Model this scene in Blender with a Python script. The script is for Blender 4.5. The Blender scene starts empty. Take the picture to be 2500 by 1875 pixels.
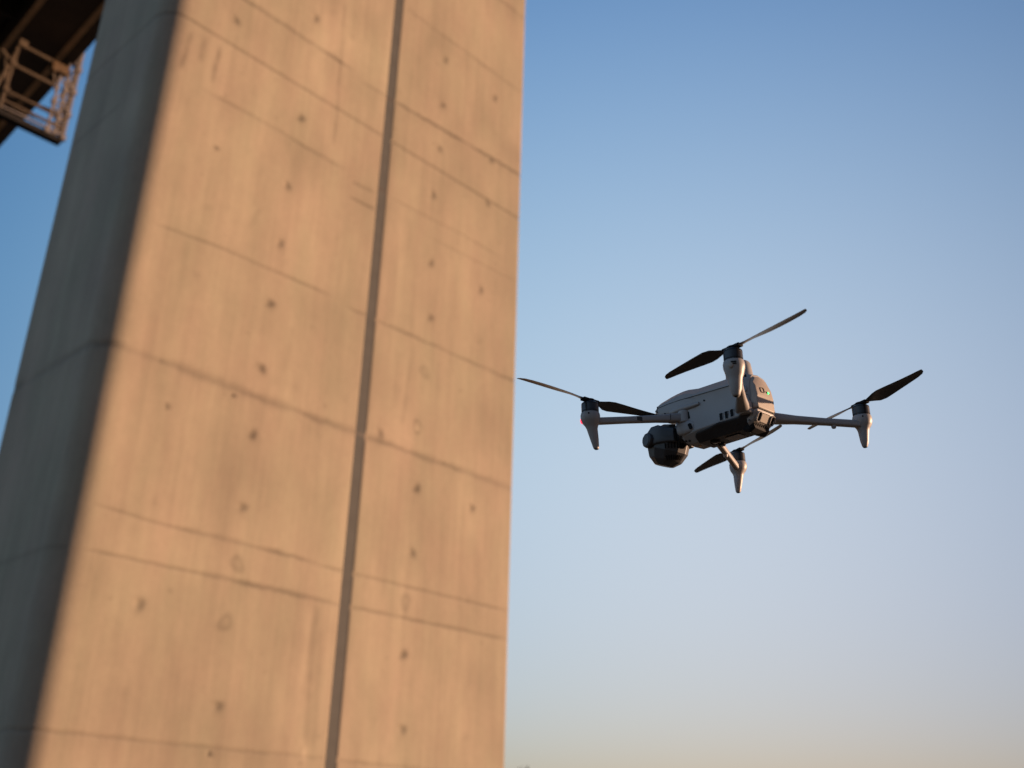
import bpy, bmesh, math, random
import numpy as np
from mathutils import Vector, Matrix
R = math.radians
sc = bpy.context.scene
col = sc.collection

# ------------------------------------------------------------------ camera, sky, sun, exposure
cam_d = bpy.data.cameras.new("camera"); cam = bpy.data.objects.new("camera", cam_d); col.objects.link(cam)
sc.camera = cam
cam_d.sensor_width = 36.0; cam_d.lens = 37.44
cam_d.clip_start = 0.05; cam_d.clip_end = 20000
Rm = Matrix(((0.99958789, -0.02870611, 0.0), (-0.01165464, -0.40583137, -0.91387366), (0.02623376, 0.91349705, -0.40599869)))
# columns of Rm are the camera's right, up and back axes in the world
CAM = Vector((0, 0, 1.6))
cam.matrix_world = Matrix.Translation(CAM) @ Rm.to_4x4()
cam_d.dof.use_dof = True
cam_d.dof.focus_distance = 1.78
cam_d.dof.aperture_fstop = 3.8
cam_d.dof.aperture_blades = 9

SUN_AZ, SUN_EL = 78.0, 8.0          # azimuth clockwise from +Y
w = bpy.data.worlds.new("World"); sc.world = w; w.use_nodes = True
nt = w.node_tree; nt.nodes.clear()
sky = nt.nodes.new("ShaderNodeTexSky"); sky.sky_type = 'NISHITA'; sky.sun_disc = False
sky.sun_elevation = R(SUN_EL); sky.sun_rotation = R(SUN_AZ)
sky.air_density = 1.0; sky.dust_density = 1.0; sky.ozone_density = 2.0; sky.altitude = 100
bg = nt.nodes.new("ShaderNodeBackground"); bg.inputs['Strength'].default_value = 0.15
wo = nt.nodes.new("ShaderNodeOutputWorld")
# direction tint on the Nishita sky; added bright lobe ahead partly imitates lens falloff
def wn(op, a, b=None, clamp=False):
    n = nt.nodes.new('ShaderNodeMath'); n.operation = op; n.use_clamp = clamp
    for k, v in ((0, a), (1, b)):
        if v is None: continue
        if isinstance(v, (int, float)): n.inputs[k].default_value = v
        else: nt.links.new(v, n.inputs[k])
    return n.outputs[0]
wtc = nt.nodes.new('ShaderNodeTexCoord'); wsx = nt.nodes.new('ShaderNodeSeparateXYZ'); nt.links.new(wtc.outputs['Generated'], wsx.inputs[0])
wz = wn('MINIMUM', wn('MAXIMUM', wsx.outputs[2], 0.03), 0.74)
def wdot(v):
    return wn('ADD', wn('ADD', wn('MULTIPLY', wsx.outputs[0], v[0]), wn('MULTIPLY', wsx.outputs[1], v[1])), wn('MULTIPLY', wsx.outputs[2], v[2]))
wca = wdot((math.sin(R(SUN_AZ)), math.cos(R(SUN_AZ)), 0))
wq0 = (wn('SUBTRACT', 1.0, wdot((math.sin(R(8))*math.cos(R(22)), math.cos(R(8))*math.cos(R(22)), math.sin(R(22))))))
wq = wn('MINIMUM', wq0, 0.20); wq2 = wn('SUBTRACT', wn('MINIMUM', wn('MAXIMUM', wq0, 0.20), 0.50), 0.20)   # beyond the lobe, an added tint sets the colour of shaded faces
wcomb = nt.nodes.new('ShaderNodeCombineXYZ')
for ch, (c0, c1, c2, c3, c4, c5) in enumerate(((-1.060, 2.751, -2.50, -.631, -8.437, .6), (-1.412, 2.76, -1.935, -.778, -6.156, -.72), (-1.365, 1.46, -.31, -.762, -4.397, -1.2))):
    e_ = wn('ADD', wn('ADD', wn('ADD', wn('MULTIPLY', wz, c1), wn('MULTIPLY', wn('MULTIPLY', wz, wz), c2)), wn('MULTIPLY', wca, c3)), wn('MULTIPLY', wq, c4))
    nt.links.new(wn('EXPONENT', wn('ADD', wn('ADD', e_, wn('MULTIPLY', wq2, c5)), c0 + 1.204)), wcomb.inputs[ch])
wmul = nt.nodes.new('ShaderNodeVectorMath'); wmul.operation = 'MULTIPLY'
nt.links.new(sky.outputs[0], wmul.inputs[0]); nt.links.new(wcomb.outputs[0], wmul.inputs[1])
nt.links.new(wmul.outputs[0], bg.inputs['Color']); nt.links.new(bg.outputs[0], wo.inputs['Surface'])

sd = bpy.data.lights.new("sun", 'SUN'); sun = bpy.data.objects.new("sun", sd); col.objects.link(sun)
sd.energy = 4.1; sd.angle = R(0.6); sd.color = (1.0, 0.625, 0.40)
S = Vector((math.sin(R(SUN_AZ))*math.cos(R(SUN_EL)), math.cos(R(SUN_AZ))*math.cos(R(SUN_EL)), math.sin(R(SUN_EL))))
sun.rotation_euler = S.to_track_quat('Z', 'Y').to_euler()
sun.location = (30, 10, 30)

sc.view_settings.view_transform = 'Standard'; sc.view_settings.look = 'None'
sc.view_settings.exposure = 1.0; sc.view_settings.gamma = 1.0
sc.render.film_transparent = False

# ------------------------------------------------------------------ helpers
def tag(o, label=None, cat=None, group=None, kind=None):
    if label: o['label'] = label
    if cat: o['category'] = cat
    if group: o['group'] = group
    if kind: o['kind'] = kind
    return o

def empty(name, mat=None, size=.1):
    o = bpy.data.objects.new(name, None); col.objects.link(o); o.empty_display_size = size
    if mat is not None: o.matrix_world = mat
    return o

def link(name, bm, mat, parent=None, bevel=0.0, seg=2, sharp=30, mats=None, subsurf=0):
    bmesh.ops.remove_doubles(bm, verts=bm.verts, dist=1e-7)
    bmesh.ops.recalc_face_normals(bm, faces=bm.faces)
    for f in bm.faces: f.smooth = True
    for e in bm.edges:
        if len(e.link_faces) == 2 and e.calc_face_angle(0) > R(sharp): e.smooth = False
    me = bpy.data.meshes.new(name); bm.to_mesh(me); bm.free()
    for m in (mats or [mat]): me.materials.append(m)
    o = bpy.data.objects.new(name, me); col.objects.link(o)
    if parent is not None: o.parent = parent
    if bevel > 0:
        b = o.modifiers.new("bevel", 'BEVEL'); b.width = bevel; b.segments = seg; b.limit_method = 'ANGLE'
        b.angle_limit = R(25); b.harden_normals = False
    if subsurf:
        s = o.modifiers.new("sub", 'SUBSURF'); s.levels = s.render_levels = subsurf
    return o

def box(bm, c, s, rot=None, taper=None, mi=0):
    """box with centre c and full sizes s"""
    m = Matrix.Translation(Vector(c))
    if rot is not None: m = m @ rot.to_4x4()
    vs = []
    for k in (-1, 1):
        for j in (-1, 1):
            for i in (-1, 1):
                t = 1.0
                if taper and k < 0: t = taper
                vs.append(bm.verts.new(m @ Vector((i*s[0]/2*t, j*s[1]/2*t, k*s[2]/2))))
    for q in ((0,2,3,1), (4,5,7,6), (0,1,5,4), (2,6,7,3), (0,4,6,2), (1,3,7,5)):
        f = bm.faces.new([vs[i] for i in q]); f.material_index = mi

def basis(d, up=Vector((0, 0, 1))):
    d = Vector(d).normalized()
    if abs(d.dot(up)) > .98: up = Vector((1, 0, 0))
    x = up.cross(d).normalized(); y = d.cross(x)
    return x, y, d

def rings(bm, ring_list, cap=True, mi=0, closed=True):
    vr = [[bm.verts.new(Vector(p)) for p in r] for r in ring_list]
    n = len(vr[0])
    for a, b in zip(vr, vr[1:]):
        for i in range(n if closed else n-1):
            j = (i+1) % n
            f = bm.faces.new((a[i], a[j], b[j], b[i])); f.material_index = mi
    if cap:
        f = bm.faces.new(list(reversed(vr[0]))); f.material_index = mi
        f = bm.faces.new(vr[-1]); f.material_index = mi

def tube(bm, p0, p1, r0, r1=None, n=16, mi=0):
    p0, p1 = Vector(p0), Vector(p1)
    if r1 is None: r1 = r0
    x, y, d = basis(p1-p0)
    rings(bm, [[p + (x*math.cos(2*math.pi*i/n) + y*math.sin(2*math.pi*i/n))*r for i in range(n)] for p, r in ((p0, r0), (p1, r1))], mi=mi)

def lathe(bm, base, prof, n=32, axis=Vector((0, 0, 1)), mi=0, sx=1, sy=1):
    base = Vector(base); x, y, d = basis(axis)
    rings(bm, [[base + d*z + (x*sx*math.cos(2*math.pi*i/n) + y*sy*math.sin(2*math.pi*i/n))*r for i in range(n)] for r, z in prof], mi=mi)

def beam(bm, p0, p1, wd, ht, mi=0, up=Vector((0, 0, 1))):
    p0, p1 = Vector(p0), Vector(p1); x, y, d = basis(p1-p0, up)
    rings(bm, [[p + x*a*wd/2 + y*b*ht/2 for a, b in ((-1,-1),(1,-1),(1,1),(-1,1))] for p in (p0, p1)], mi=mi)

def rrect(w_, h_, r, n=4):
    pts = []
    for cx, cy, a0 in ((w_/2-r, h_/2-r, 0), (-w_/2+r, h_/2-r, 90), (-w_/2+r, -h_/2+r, 180), (w_/2-r, -h_/2+r, 270)):
        for i in range(n+1):
            a = R(a0+90*i/n); pts.append((cx+r*math.cos(a), cy+r*math.sin(a)))
    return pts

def slab(bm, c, nrm, upv, w_, h_, r, t, mi=0, inset=None, tilt=0):
    """rounded rectangle plate centred at c, facing nrm, t thick"""
    nrm = Vector(nrm).normalized(); upv = Vector(upv); upv = (upv - nrm*upv.dot(nrm)).normalized(); sx = upv.cross(nrm)
    c = Vector(c)
    if tilt:
        q = Matrix.Rotation(tilt, 3, nrm); upv = q @ upv; sx = q @ sx
    base = [c + sx*a + upv*b - nrm*t*.5 for a, b in rrect(w_, h_, r)]
    top = [c + sx*a + upv*b + nrm*t*.5 for a, b in rrect(w_, h_, r)]
    rings(bm, [base, top], mi=mi)

def frame(bm, c, nrm, upv, w_, h_, r, th, t, tilt=0):
    """thin raised outline of a rounded rectangle"""
    nrm = Vector(nrm).normalized(); upv = Vector(upv); upv = (upv - nrm*upv.dot(nrm)).normalized(); sx = upv.cross(nrm)
    if tilt:
        q = Matrix.Rotation(tilt, 3, nrm); upv = q @ upv; sx = q @ sx
    c = Vector(c)
    o_ = [c + sx*a + upv*b for a, b in rrect(w_, h_, r)]; i_ = [c + sx*a + upv*b for a, b in rrect(w_-2*th, h_-2*th, max(r-th, .0002))]
    rs = [[p - nrm*t/2 for p in o_], [p + nrm*t/2 for p in o_], [p + nrm*t/2 for p in i_], [p - nrm*t/2 for p in i_]]
    rings(bm, rs, cap=False)
    rings(bm, [rs[3], rs[0]], cap=False)

# ------------------------------------------------------------------ materials
def newmat(name):
    m = bpy.data.materials.new(name); m.use_nodes = True
    return m, m.node_tree, m.node_tree.nodes['Principled BSDF']

def plastic(name, c, rough=.5, var=.08, scale=60, bump=.0, spec=.4, metal=0, coat=0):
    m, t, p = newmat(name)
    p.inputs['Roughness'].default_value = rough; p.inputs['Specular IOR Level'].default_value = spec
    p.inputs['Metallic'].default_value = metal; p.inputs['Coat Weight'].default_value = coat
    tc = t.nodes.new('ShaderNodeTexCoord'); n = t.nodes.new('ShaderNodeTexNoise'); n.inputs['Scale'].default_value = scale
    n.inputs['Detail'].default_value = 5
    t.links.new(tc.outputs['Object'], n.inputs['Vector'])
    cr = t.nodes.new('ShaderNodeValToRGB')
    cr.color_ramp.elements[0].position = .3; cr.color_ramp.elements[1].position = .7
    cr.color_ramp.elements[0].color = tuple(v*(1-var) for v in c)+(1,); cr.color_ramp.elements[1].color = tuple(min(1, v*(1+var)) for v in c)+(1,)
    t.links.new(n.outputs['Fac'], cr.inputs['Fac']); t.links.new(cr.outputs[0], p.inputs['Base Color'])
    if bump:
        n2 = t.nodes.new('ShaderNodeTexNoise'); n2.inputs['Scale'].default_value = scale*12; n2.inputs['Detail'].default_value = 2
        t.links.new(tc.outputs['Object'], n2.inputs['Vector'])
        b = t.nodes.new('ShaderNodeBump'); b.inputs['Strength'].default_value = bump; b.inputs['Distance'].default_value = .0004
        t.links.new(n2.outputs['Fac'], b.inputs['Height']); t.links.new(b.outputs[0], p.inputs['Normal'])
    return m

def glow(name, c, e, base=(.3, .3, .3)):
    m, t, p = newmat(name); p.inputs['Base Color'].default_value = base+(1,)
    p.inputs['Emission Color'].default_value = c+(1,); p.inputs['Emission Strength'].default_value = e
    return m

M_shell = plastic("grey_shell", (.285, .274, .264), .45, .04, 40, .12, .40)
M_shell2 = plastic("grey_battery_shell", (.31, .27, .225), .5, .04, 40, .12, .35)
M_dark = plastic("dark_gimbal_plastic", (.036, .037, .040), .45, .15, 50, .1, .5)
M_black = plastic("black_plastic", (.008, .008, .009), .7, .2, 50, .1, .15)
M_belly = plastic("belly_plastic", (.022, .022, .024), .38, .2, 40, .1, .5)
M_motor = plastic("motor_bell", (.025, .027, .030), .28, .1, 60, 0, .6, metal=.55)
M_blade = plastic("propeller_plastic", (.035, .037, .041), .35, .1, 60, 0, .5)
M_glass = plastic("lens_glass", (.006, .007, .010), .06, .1, 40, 0, .8, coat=.6)
M_seam = plastic("seam_gap", (.035, .033, .032), .7, .1, 60)
M_gold = plastic("brass_contact", (.55, .33, .12), .35, .1, 60, 0, .5, metal=.8)
M_red = glow("red_light", (1.0, .02, .06), 1.3, (.4, .02, .03))
M_green = glow("green_light", (.05, 1.0, .18), 2.2, (.05, .4, .1))

# ------------------------------------------------------------------ ground
def build_ground():
    bm = bmesh.new(); s = 4000
    vs = [bm.verts.new((x, y, 0)) for x, y in ((-s, -s), (s, -s), (s, s), (-s, s))]
    bm.faces.new(vs)
    m, t, p = newmat("dry_earth")
    p.inputs['Roughness'].default_value = .95
    tc = t.nodes.new('ShaderNodeTexCoord')
    n = t.nodes.new('ShaderNodeTexNoise'); n.inputs['Scale'].default_value = .15; n.inputs['Detail'].default_value = 10
    cr = t.nodes.new('ShaderNodeValToRGB')
    cr.color_ramp.elements[0].color = (.035, .032, .02, 1); cr.color_ramp.elements[1].color = (.10, .08, .05, 1)
    cr.color_ramp.elements[0].position = .35; cr.color_ramp.elements[1].position = .65
    n2 = t.nodes.new('ShaderNodeTexNoise'); n2.inputs['Scale'].default_value = 6; n2.inputs['Detail'].default_value = 8
    b = t.nodes.new('ShaderNodeBump'); b.inputs['Strength'].default_value = .6; b.inputs['Distance'].default_value = .05
    for q in (n, n2): t.links.new(tc.outputs['Object'], q.inputs['Vector'])
    t.links.new(n.outputs['Fac'], cr.inputs['Fac']); t.links.new(cr.outputs[0], p.inputs['Base Color'])
    t.links.new(n2.outputs['Fac'], b.inputs['Height']); t.links.new(b.outputs[0], p.inputs['Normal'])
    o = link("ground", bm, m)
    tag(o, kind='structure')
build_ground()

# ------------------------------------------------------------------ bridge pier
PIER = Matrix(((0.69487206, -0.71913338, 0, -4.66879347), (0.71913338, 0.69487206, 0, 11.05451797), (0, 0, 1, 0), (0, 0, 0, 1)))
W_F, D_F, H_P = 6.81, 2.57, 28.0

# joints between pours on the sunlit broad face: points (u, z), half width, darkness, roughness
JOINTS = [
    ([(-9, 11.85), (9, 11.86)], .024, .36, .3),
    ([(-1, 12.77), (3.06, 12.72)], .030, .50, 1.0),
    ([(3.06, 12.61), (3.6, 12.63), (6.13, 12.76), (9, 12.80)], .026, .55, 1.0),
    ([(.5, 10.89), (1.61, 10.92), (3.02, 10.88)], .030, .30, .9),
    ([(3.09, 10.47), (3.65, 10.49)], .024, .45, .5),
    ([(3.10, 10.75), (3.60, 10.77)], .024, .30, .6),
    ([(3.85, 10.84), (5.49, 10.90), (6.4, 10.88)], .022, .18, .6),
    ([(4.6, 10.50), (5.09, 10.53), (6.8, 10.58)], .020, .16, .6),
    ([(3.83, 14.62), (5.81, 14.61), (6.8, 14.60)], .026, .24, .9),
    ([(-1, 16.4), (9, 16.42)], .03, .4, .8),
    ([(-1, 14.66), (3.6, 14.63)], .026, .34, .9),
    ([(.2, 8.63), (1.14, 8.71), (3.06, 8.75)], .022, .34, .5),
    ([(3.10, 8.69), (9, 8.74)], .026, .36, .7),
    ([(-9, 6.90), (.3, 6.91), (3.1, 6.88), (9, 6.90)], .050, .36, 1.0),
    ([(.12, 5.01), (.9, 4.97), (1.33, 4.96)], .018, .30, .4),
    ([(1.05, 4.98), (3.25, 4.97)], .024, .42, .8),
    ([(3.07, 4.94), (6.8, 4.96)], .018, .32, .4),
    ([(.12, 4.50), (1.9, 4.51)], .018, .32, .4),
    ([(1.6, 4.52), (3.6, 4.51)], .030, .50, .9),
    ([(3.4, 4.50), (6.8, 4.54)], .022, .36, .6),
    ([(-9, 2.63), (9, 2.63)], .016, .26, .7),
]
SEAMS = [  # upright marks: (u, z) pairs, half width, darkness
    ([(2.67, 13.93), (2.72, 12.7), (2.77, 11.14)], .022, .22),
    ([(.30, 11.72), (.25, 10.98)], .035, .30), ([(.50, 11.75), (.49, 11.26)], .035, .26), ([(.74, 11.77), (.71, 11.04)], .030, .36),
    ([(3.31, 4.46), (3.29, 4.02), (3.34, 2.71)], .05, .22), ([(3.40, 4.2), (3.45, 2.7)], .05, .13), ([(3.20, 4.4), (3.18, 3.4)], .04, -.10),
    ([(3.28, 2.85), (3.29, 2.73)], .03, -.45), ([(3.33, 2.78), (3.34, 2.55)], .02, -.35),
    ([(4.58, 8.58), (4.46, 7.22)], .035, .15), ([(4.29, 8.4), (4.32, 7.44)], .05, .13), ([(4.41, 8.5), (4.38, 7.6)], .02, .12),
    ([(2.59, 7.47), (2.60, 6.88)], .05, .12), ([(1.73, 9.62), (1.57, 9.16)], .04, .12), ([(2.45, 8.1), (2.40, 7.3)], .05, .10),
    ([(1.2, 9.9), (1.22, 9.2)], .05, .08), ([(1.6, 10.5), (1.62, 9.5)], .06, .08), ([(2.05, 4.2), (2.06, 4.9)], .02, .10),
    ([(2.9, 14.5), (2.86, 13.2)], .06, .14), ([(2.5, 14.2), (2.48, 13.4)], .08, .12), ([(1.4, 3.8), (1.5, 3.1)], .08, .08),
    ([(.7, 3.9), (.74, 3.3)], .07, .08),
]
HOLES = [(0.89, 12.3, 0), (2.18, 13.23, 0), (2.15, 11.33, 2), (0.93, 10.12, 3), (2.07, 10.12, 0), (2.08, 9.18, 0), (2.05, 8.24, 2), (2.05, 7.29, 2),
    (0.86, 6.37, 3), (2.05, 6.37, 2), (2.04, 5.42, 0), (2.08, 4.72, 1), (0.93, 4.04, 0), (2.03, 4.01, 1), (2.07, 3.08, 0), (2.06, 2.56, 4), (4.83, 14.15, 0),
    (4.83, 13.18, 0), (4.82, 12.28, 0), (4.76, 11.34, 0), (4.8, 10.09, 0), (4.86, 9.15, 0), (4.83, 8.21, 1), (4.76, 7.31, 5), (4.82, 6.38, 2), (5.92, 6.36, 0),
    (4.81, 5.44, 0), (4.76, 4.74, 1), (4.78, 4.04, 2), (4.84, 3.09, 0), (4.80, 2.2, 0), (6.05, 14.07, 0), (6.02, 12.7, 0), (5.98, 11.8, 0), (5.91, 10.08, 0), (5.95, 9.15, 6),
    (1.71, 6.79, 4), (4.07, 7.0, 0), (5.95, 5.0, 6), (6.0, 3.1, 6), (.95, 8.2, 6), (.9, 5.2, 6), (.93, 3.1, 6), (.95, 9.2, 6)]

def hash_noise(x, seed=0):
    rng = np.random.RandomState(seed); g = rng.rand(4096)
    i = np.floor(x).astype(int); f = x-i; f = f*f*(3-2*f)
    return g[i % 4096]*(1-f) + g[(i+1) % 4096]*f

def surf_fields(u, z):
    """inward dent (m) and stain (positive dark) for points u, z of the concrete skin"""
    dent = np.zeros_like(u); st = np.zeros_like(u)
    for k, (pts, hw, dk, rg) in enumerate(JOINTS):
        us = np.array([p[0] for p in pts]); zs = np.array([p[1] for p in pts])
        zz = np.interp(u, us, zs) + rg*.018*(hash_noise(u*7+50, k)-.5) + rg*.012*(hash_noise(u*23+50, k+40)-.5)
        inside = np.clip((u-us[0])/.30, 0, 1)*np.clip((us[-1]-u)/.30, 0, 1) if us[-1]-us[0] > 1 else np.clip((u-us[0])/.1, 0, 1)*np.clip((us[-1]-u)/.1, 0, 1)
        amp = inside*(1-rg*.65*hash_noise(u*3.1+90, k+80))
        hwv = hw*(1+rg*.8*(hash_noise(u*5+20, k+120)-.5))
        g = np.exp(-((z-zz)/hwv)**2)
        st += dk*amp*g; dent += .012*amp*g
        # moisture bleeding down from rough joints
        if rg > .6:
            d_ = np.clip(zz-z, 0, 9); st += .10*amp*np.exp(-d_/(.10+.35*hash_noise(u*6+9, k+160)))*(zz > z)
    for k, (pts, hw, dk) in enumerate(SEAMS):
        pts = sorted(pts, key=lambda p: p[1]); us = np.array([p[0] for p in pts]); zs = np.array([p[1] for p in pts])
        uu = np.interp(z, zs, us) + .012*(hash_noise(z*6+50, k+200)-.5)
        ins = np.clip((z-zs[0])/.12, 0, 1)*np.clip((zs[-1]-z)/.12, 0, 1)
        st += dk*ins*np.exp(-((u-uu)/hw)**2)*(.7+.6*hash_noise(z*9+30, k+300))
    for k, (hu, hz, kind) in enumerate(HOLES):
        an_ = np.arctan2(z-hz, u-hu); r = np.hypot(u-hu, (z-hz)*.92)*(1+.16*np.sin(2*an_+k*1.7)+.10*np.sin(3*an_+k*2.9))
        st += .05*np.exp(-((u-hu)/.05)**2)*np.exp(-np.clip(hz-z, 0, 9)/.22)*(z < hz)
        if kind in (0, 2):
            a = .24 if kind == 0 else .40
            st += a*np.exp(-(r/.068)**3) + .10*np.exp(-(np.hypot(u-hu-.03, z-hz+.05)/.07)**2); dent += .014*np.exp(-(r/.045)**4)
        elif kind == 1:
            st += .19*np.exp(-((r-.072)/.030)**2) + .10*np.exp(-(r/.06)**2)
        elif kind == 3:
            st += .5*np.exp(-(r/.036)**4); dent += .008*np.exp(-(r/.03)**4)
        elif kind == 4:
            st += .7*np.exp(-(r/.026)**4); dent += .008*np.exp(-(r/.03)**4)
        elif kind == 5:
            st += .3*np.exp(-((r-.07)/.022)**2) - .35*np.exp(-(np.hypot(u-hu, z-hz+.03)/.045)**2) + .4*np.exp(-(np.hypot(u-hu-.01, z-hz)/.018)**2)
        else:
            st += .12*np.exp(-(r/.05)**2)
    # formwork panel left of the groove is a touch paler; a step at u = 3.08
    st += -.035*((u > 3.08) & (u < 3.65))
    dent += -.002*((u > 3.08) & (u < 3.65))
    # trowelled blotches and faint vertical board lines
    fz = hash_noise(z*1.1+u*.7+40, 503); st += .05*(hash_noise(u*9.5+11, 501)-.5)*fz*1.6 + .085*(hash_noise(u*24+5, 502)-.5)*hash_noise(z*.9+u*1.3+70, 504) + .06*(hash_noise(u*17+9, 505)-.5)*hash_noise(z*1.7-u*.9+90, 506)
    # small air holes
    rng = np.random.RandomState(5)
    # every pour and panel set slightly differently
    bands = np.array([-9, 2.63, 4.52, 6.89, 8.73, 10.89, 12.7, 14.62, 16.4]); cols_ = np.array([-9, 3.08, 3.74, 9])
    tone = rng.uniform(-.045, .045, (len(bands)+1, len(cols_)+1)); st += tone[np.searchsorted(bands, z), np.searchsorted(cols_, u)]
    # broad soft blotches where the pour dried unevenly
    for _ in range(90):
        hu, hz, hw, hh = rng.uniform(0, 6.8), rng.uniform(1.5, 16), rng.uniform(.12, .55), rng.uniform(.12, .7)
        m_ = (abs(u-hu) < 2.4*hw) & (abs(z-hz) < 2.4*hh)
        if m_.any(): st[m_] += rng.uniform(-.05, .09)*np.exp(-((u[m_]-hu)/hw)**2-((z[m_]-hz)/hh)**2)
    for _ in range(130):
        hu, hz, hr = rng.uniform(.2, 6.7), rng.uniform(2, 15), rng.uniform(.012, .028)
        m_ = (abs(u-hu) < .1) & (abs(z-hz) < .1)
        if m_.any(): st[m_] += rng.uniform(.08, .25)*np.exp(-((u[m_]-hu)**2+(z[m_]-hz)**2)/hr**2)
    return dent, st

def concrete(name="pier_concrete", use_stain=True, base=(.326, .277, .201)):
    m, t, p = newmat(name); p.inputs['Roughness'].default_value = .82; p.inputs['Specular IOR Level'].default_value = .25
    N = t.nodes.new; Lk = t.links.new
    tc = N('ShaderNodeTexCoord')
    def noise(scale, vec, det=6, rough=.55):
        mp = N('ShaderNodeMapping'); mp.inputs['Scale'].default_value = vec; Lk(tc.outputs['Object'], mp.inputs['Vector'])
        n = N('ShaderNodeTexNoise'); n.inputs['Scale'].default_value = scale; n.inputs['Detail'].default_value = det; n.inputs['Roughness'].default_value = rough
        Lk(mp.outputs[0], n.inputs['Vector']); return n.outputs['Fac']
    a = noise(1.0, (1, 1, .55)); b = noise(3.5, (1, 1, .12), 6, .6); c = noise(14, (1, 1, .05), 4); d = noise(10, (1, 1, .8), 9, .75)
    def ramp(x, lo, hi):
        r = N('ShaderNodeMapRange'); Lk(x, r.inputs['Value']); r.inputs['From Min'].default_value = .28; r.inputs['From Max'].default_value = .72
        r.inputs['To Min'].default_value = lo; r.inputs['To Max'].default_value = hi; return r.outputs[0]
    def mul(x, y):
        q = N('ShaderNodeMath'); q.operation = 'MULTIPLY'; Lk(x, q.inputs[0]); Lk(y, q.inputs[1]); return q.outputs[0]
    f = mul(mul(ramp(a, .83, 1.14), ramp(b, .92, 1.07)), mul(ramp(c, .95, 1.045), ramp(d, .94, 1.06)))
    if use_stain:
        at = N('ShaderNodeAttribute'); at.attribute_name = 'stain'
        s = N('ShaderNodeMath'); s.operation = 'SUBTRACT'; s.inputs[0].default_value = 1.0; Lk(at.outputs['Fac'], s.inputs[1]); s.use_clamp = False
        f = mul(f, s.outputs[0])
    hue = noise(1.3, (1.3, 1, .5), 3)
    mx = N('ShaderNodeMix'); mx.data_type = 'RGBA'; Lk(ramp(hue, 0, 1), mx.inputs['Factor'])
    mx.inputs['A'].default_value = (base[0]*1.03, base[1]*.97, base[2]*.98, 1); mx.inputs['B'].default_value = (base[0]*.98, base[1]*1.02, base[2]*.98, 1)
    vm = N('ShaderNodeVectorMath'); vm.operation = 'SCALE'; Lk(mx.outputs['Result'], vm.inputs[0]); Lk(f, vm.inputs['Scale'])
    Lk(vm.outputs[0], p.inputs['Base Color'])
    bp = N('ShaderNodeBump'); bp.inputs['Strength'].default_value = .35; bp.inputs['Distance'].default_value = .004
    Lk(noise(30, (1, 1, .6), 8, .7), bp.inputs['Height']); Lk(bp.outputs[0], p.inputs['Normal'])
    return m

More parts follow.
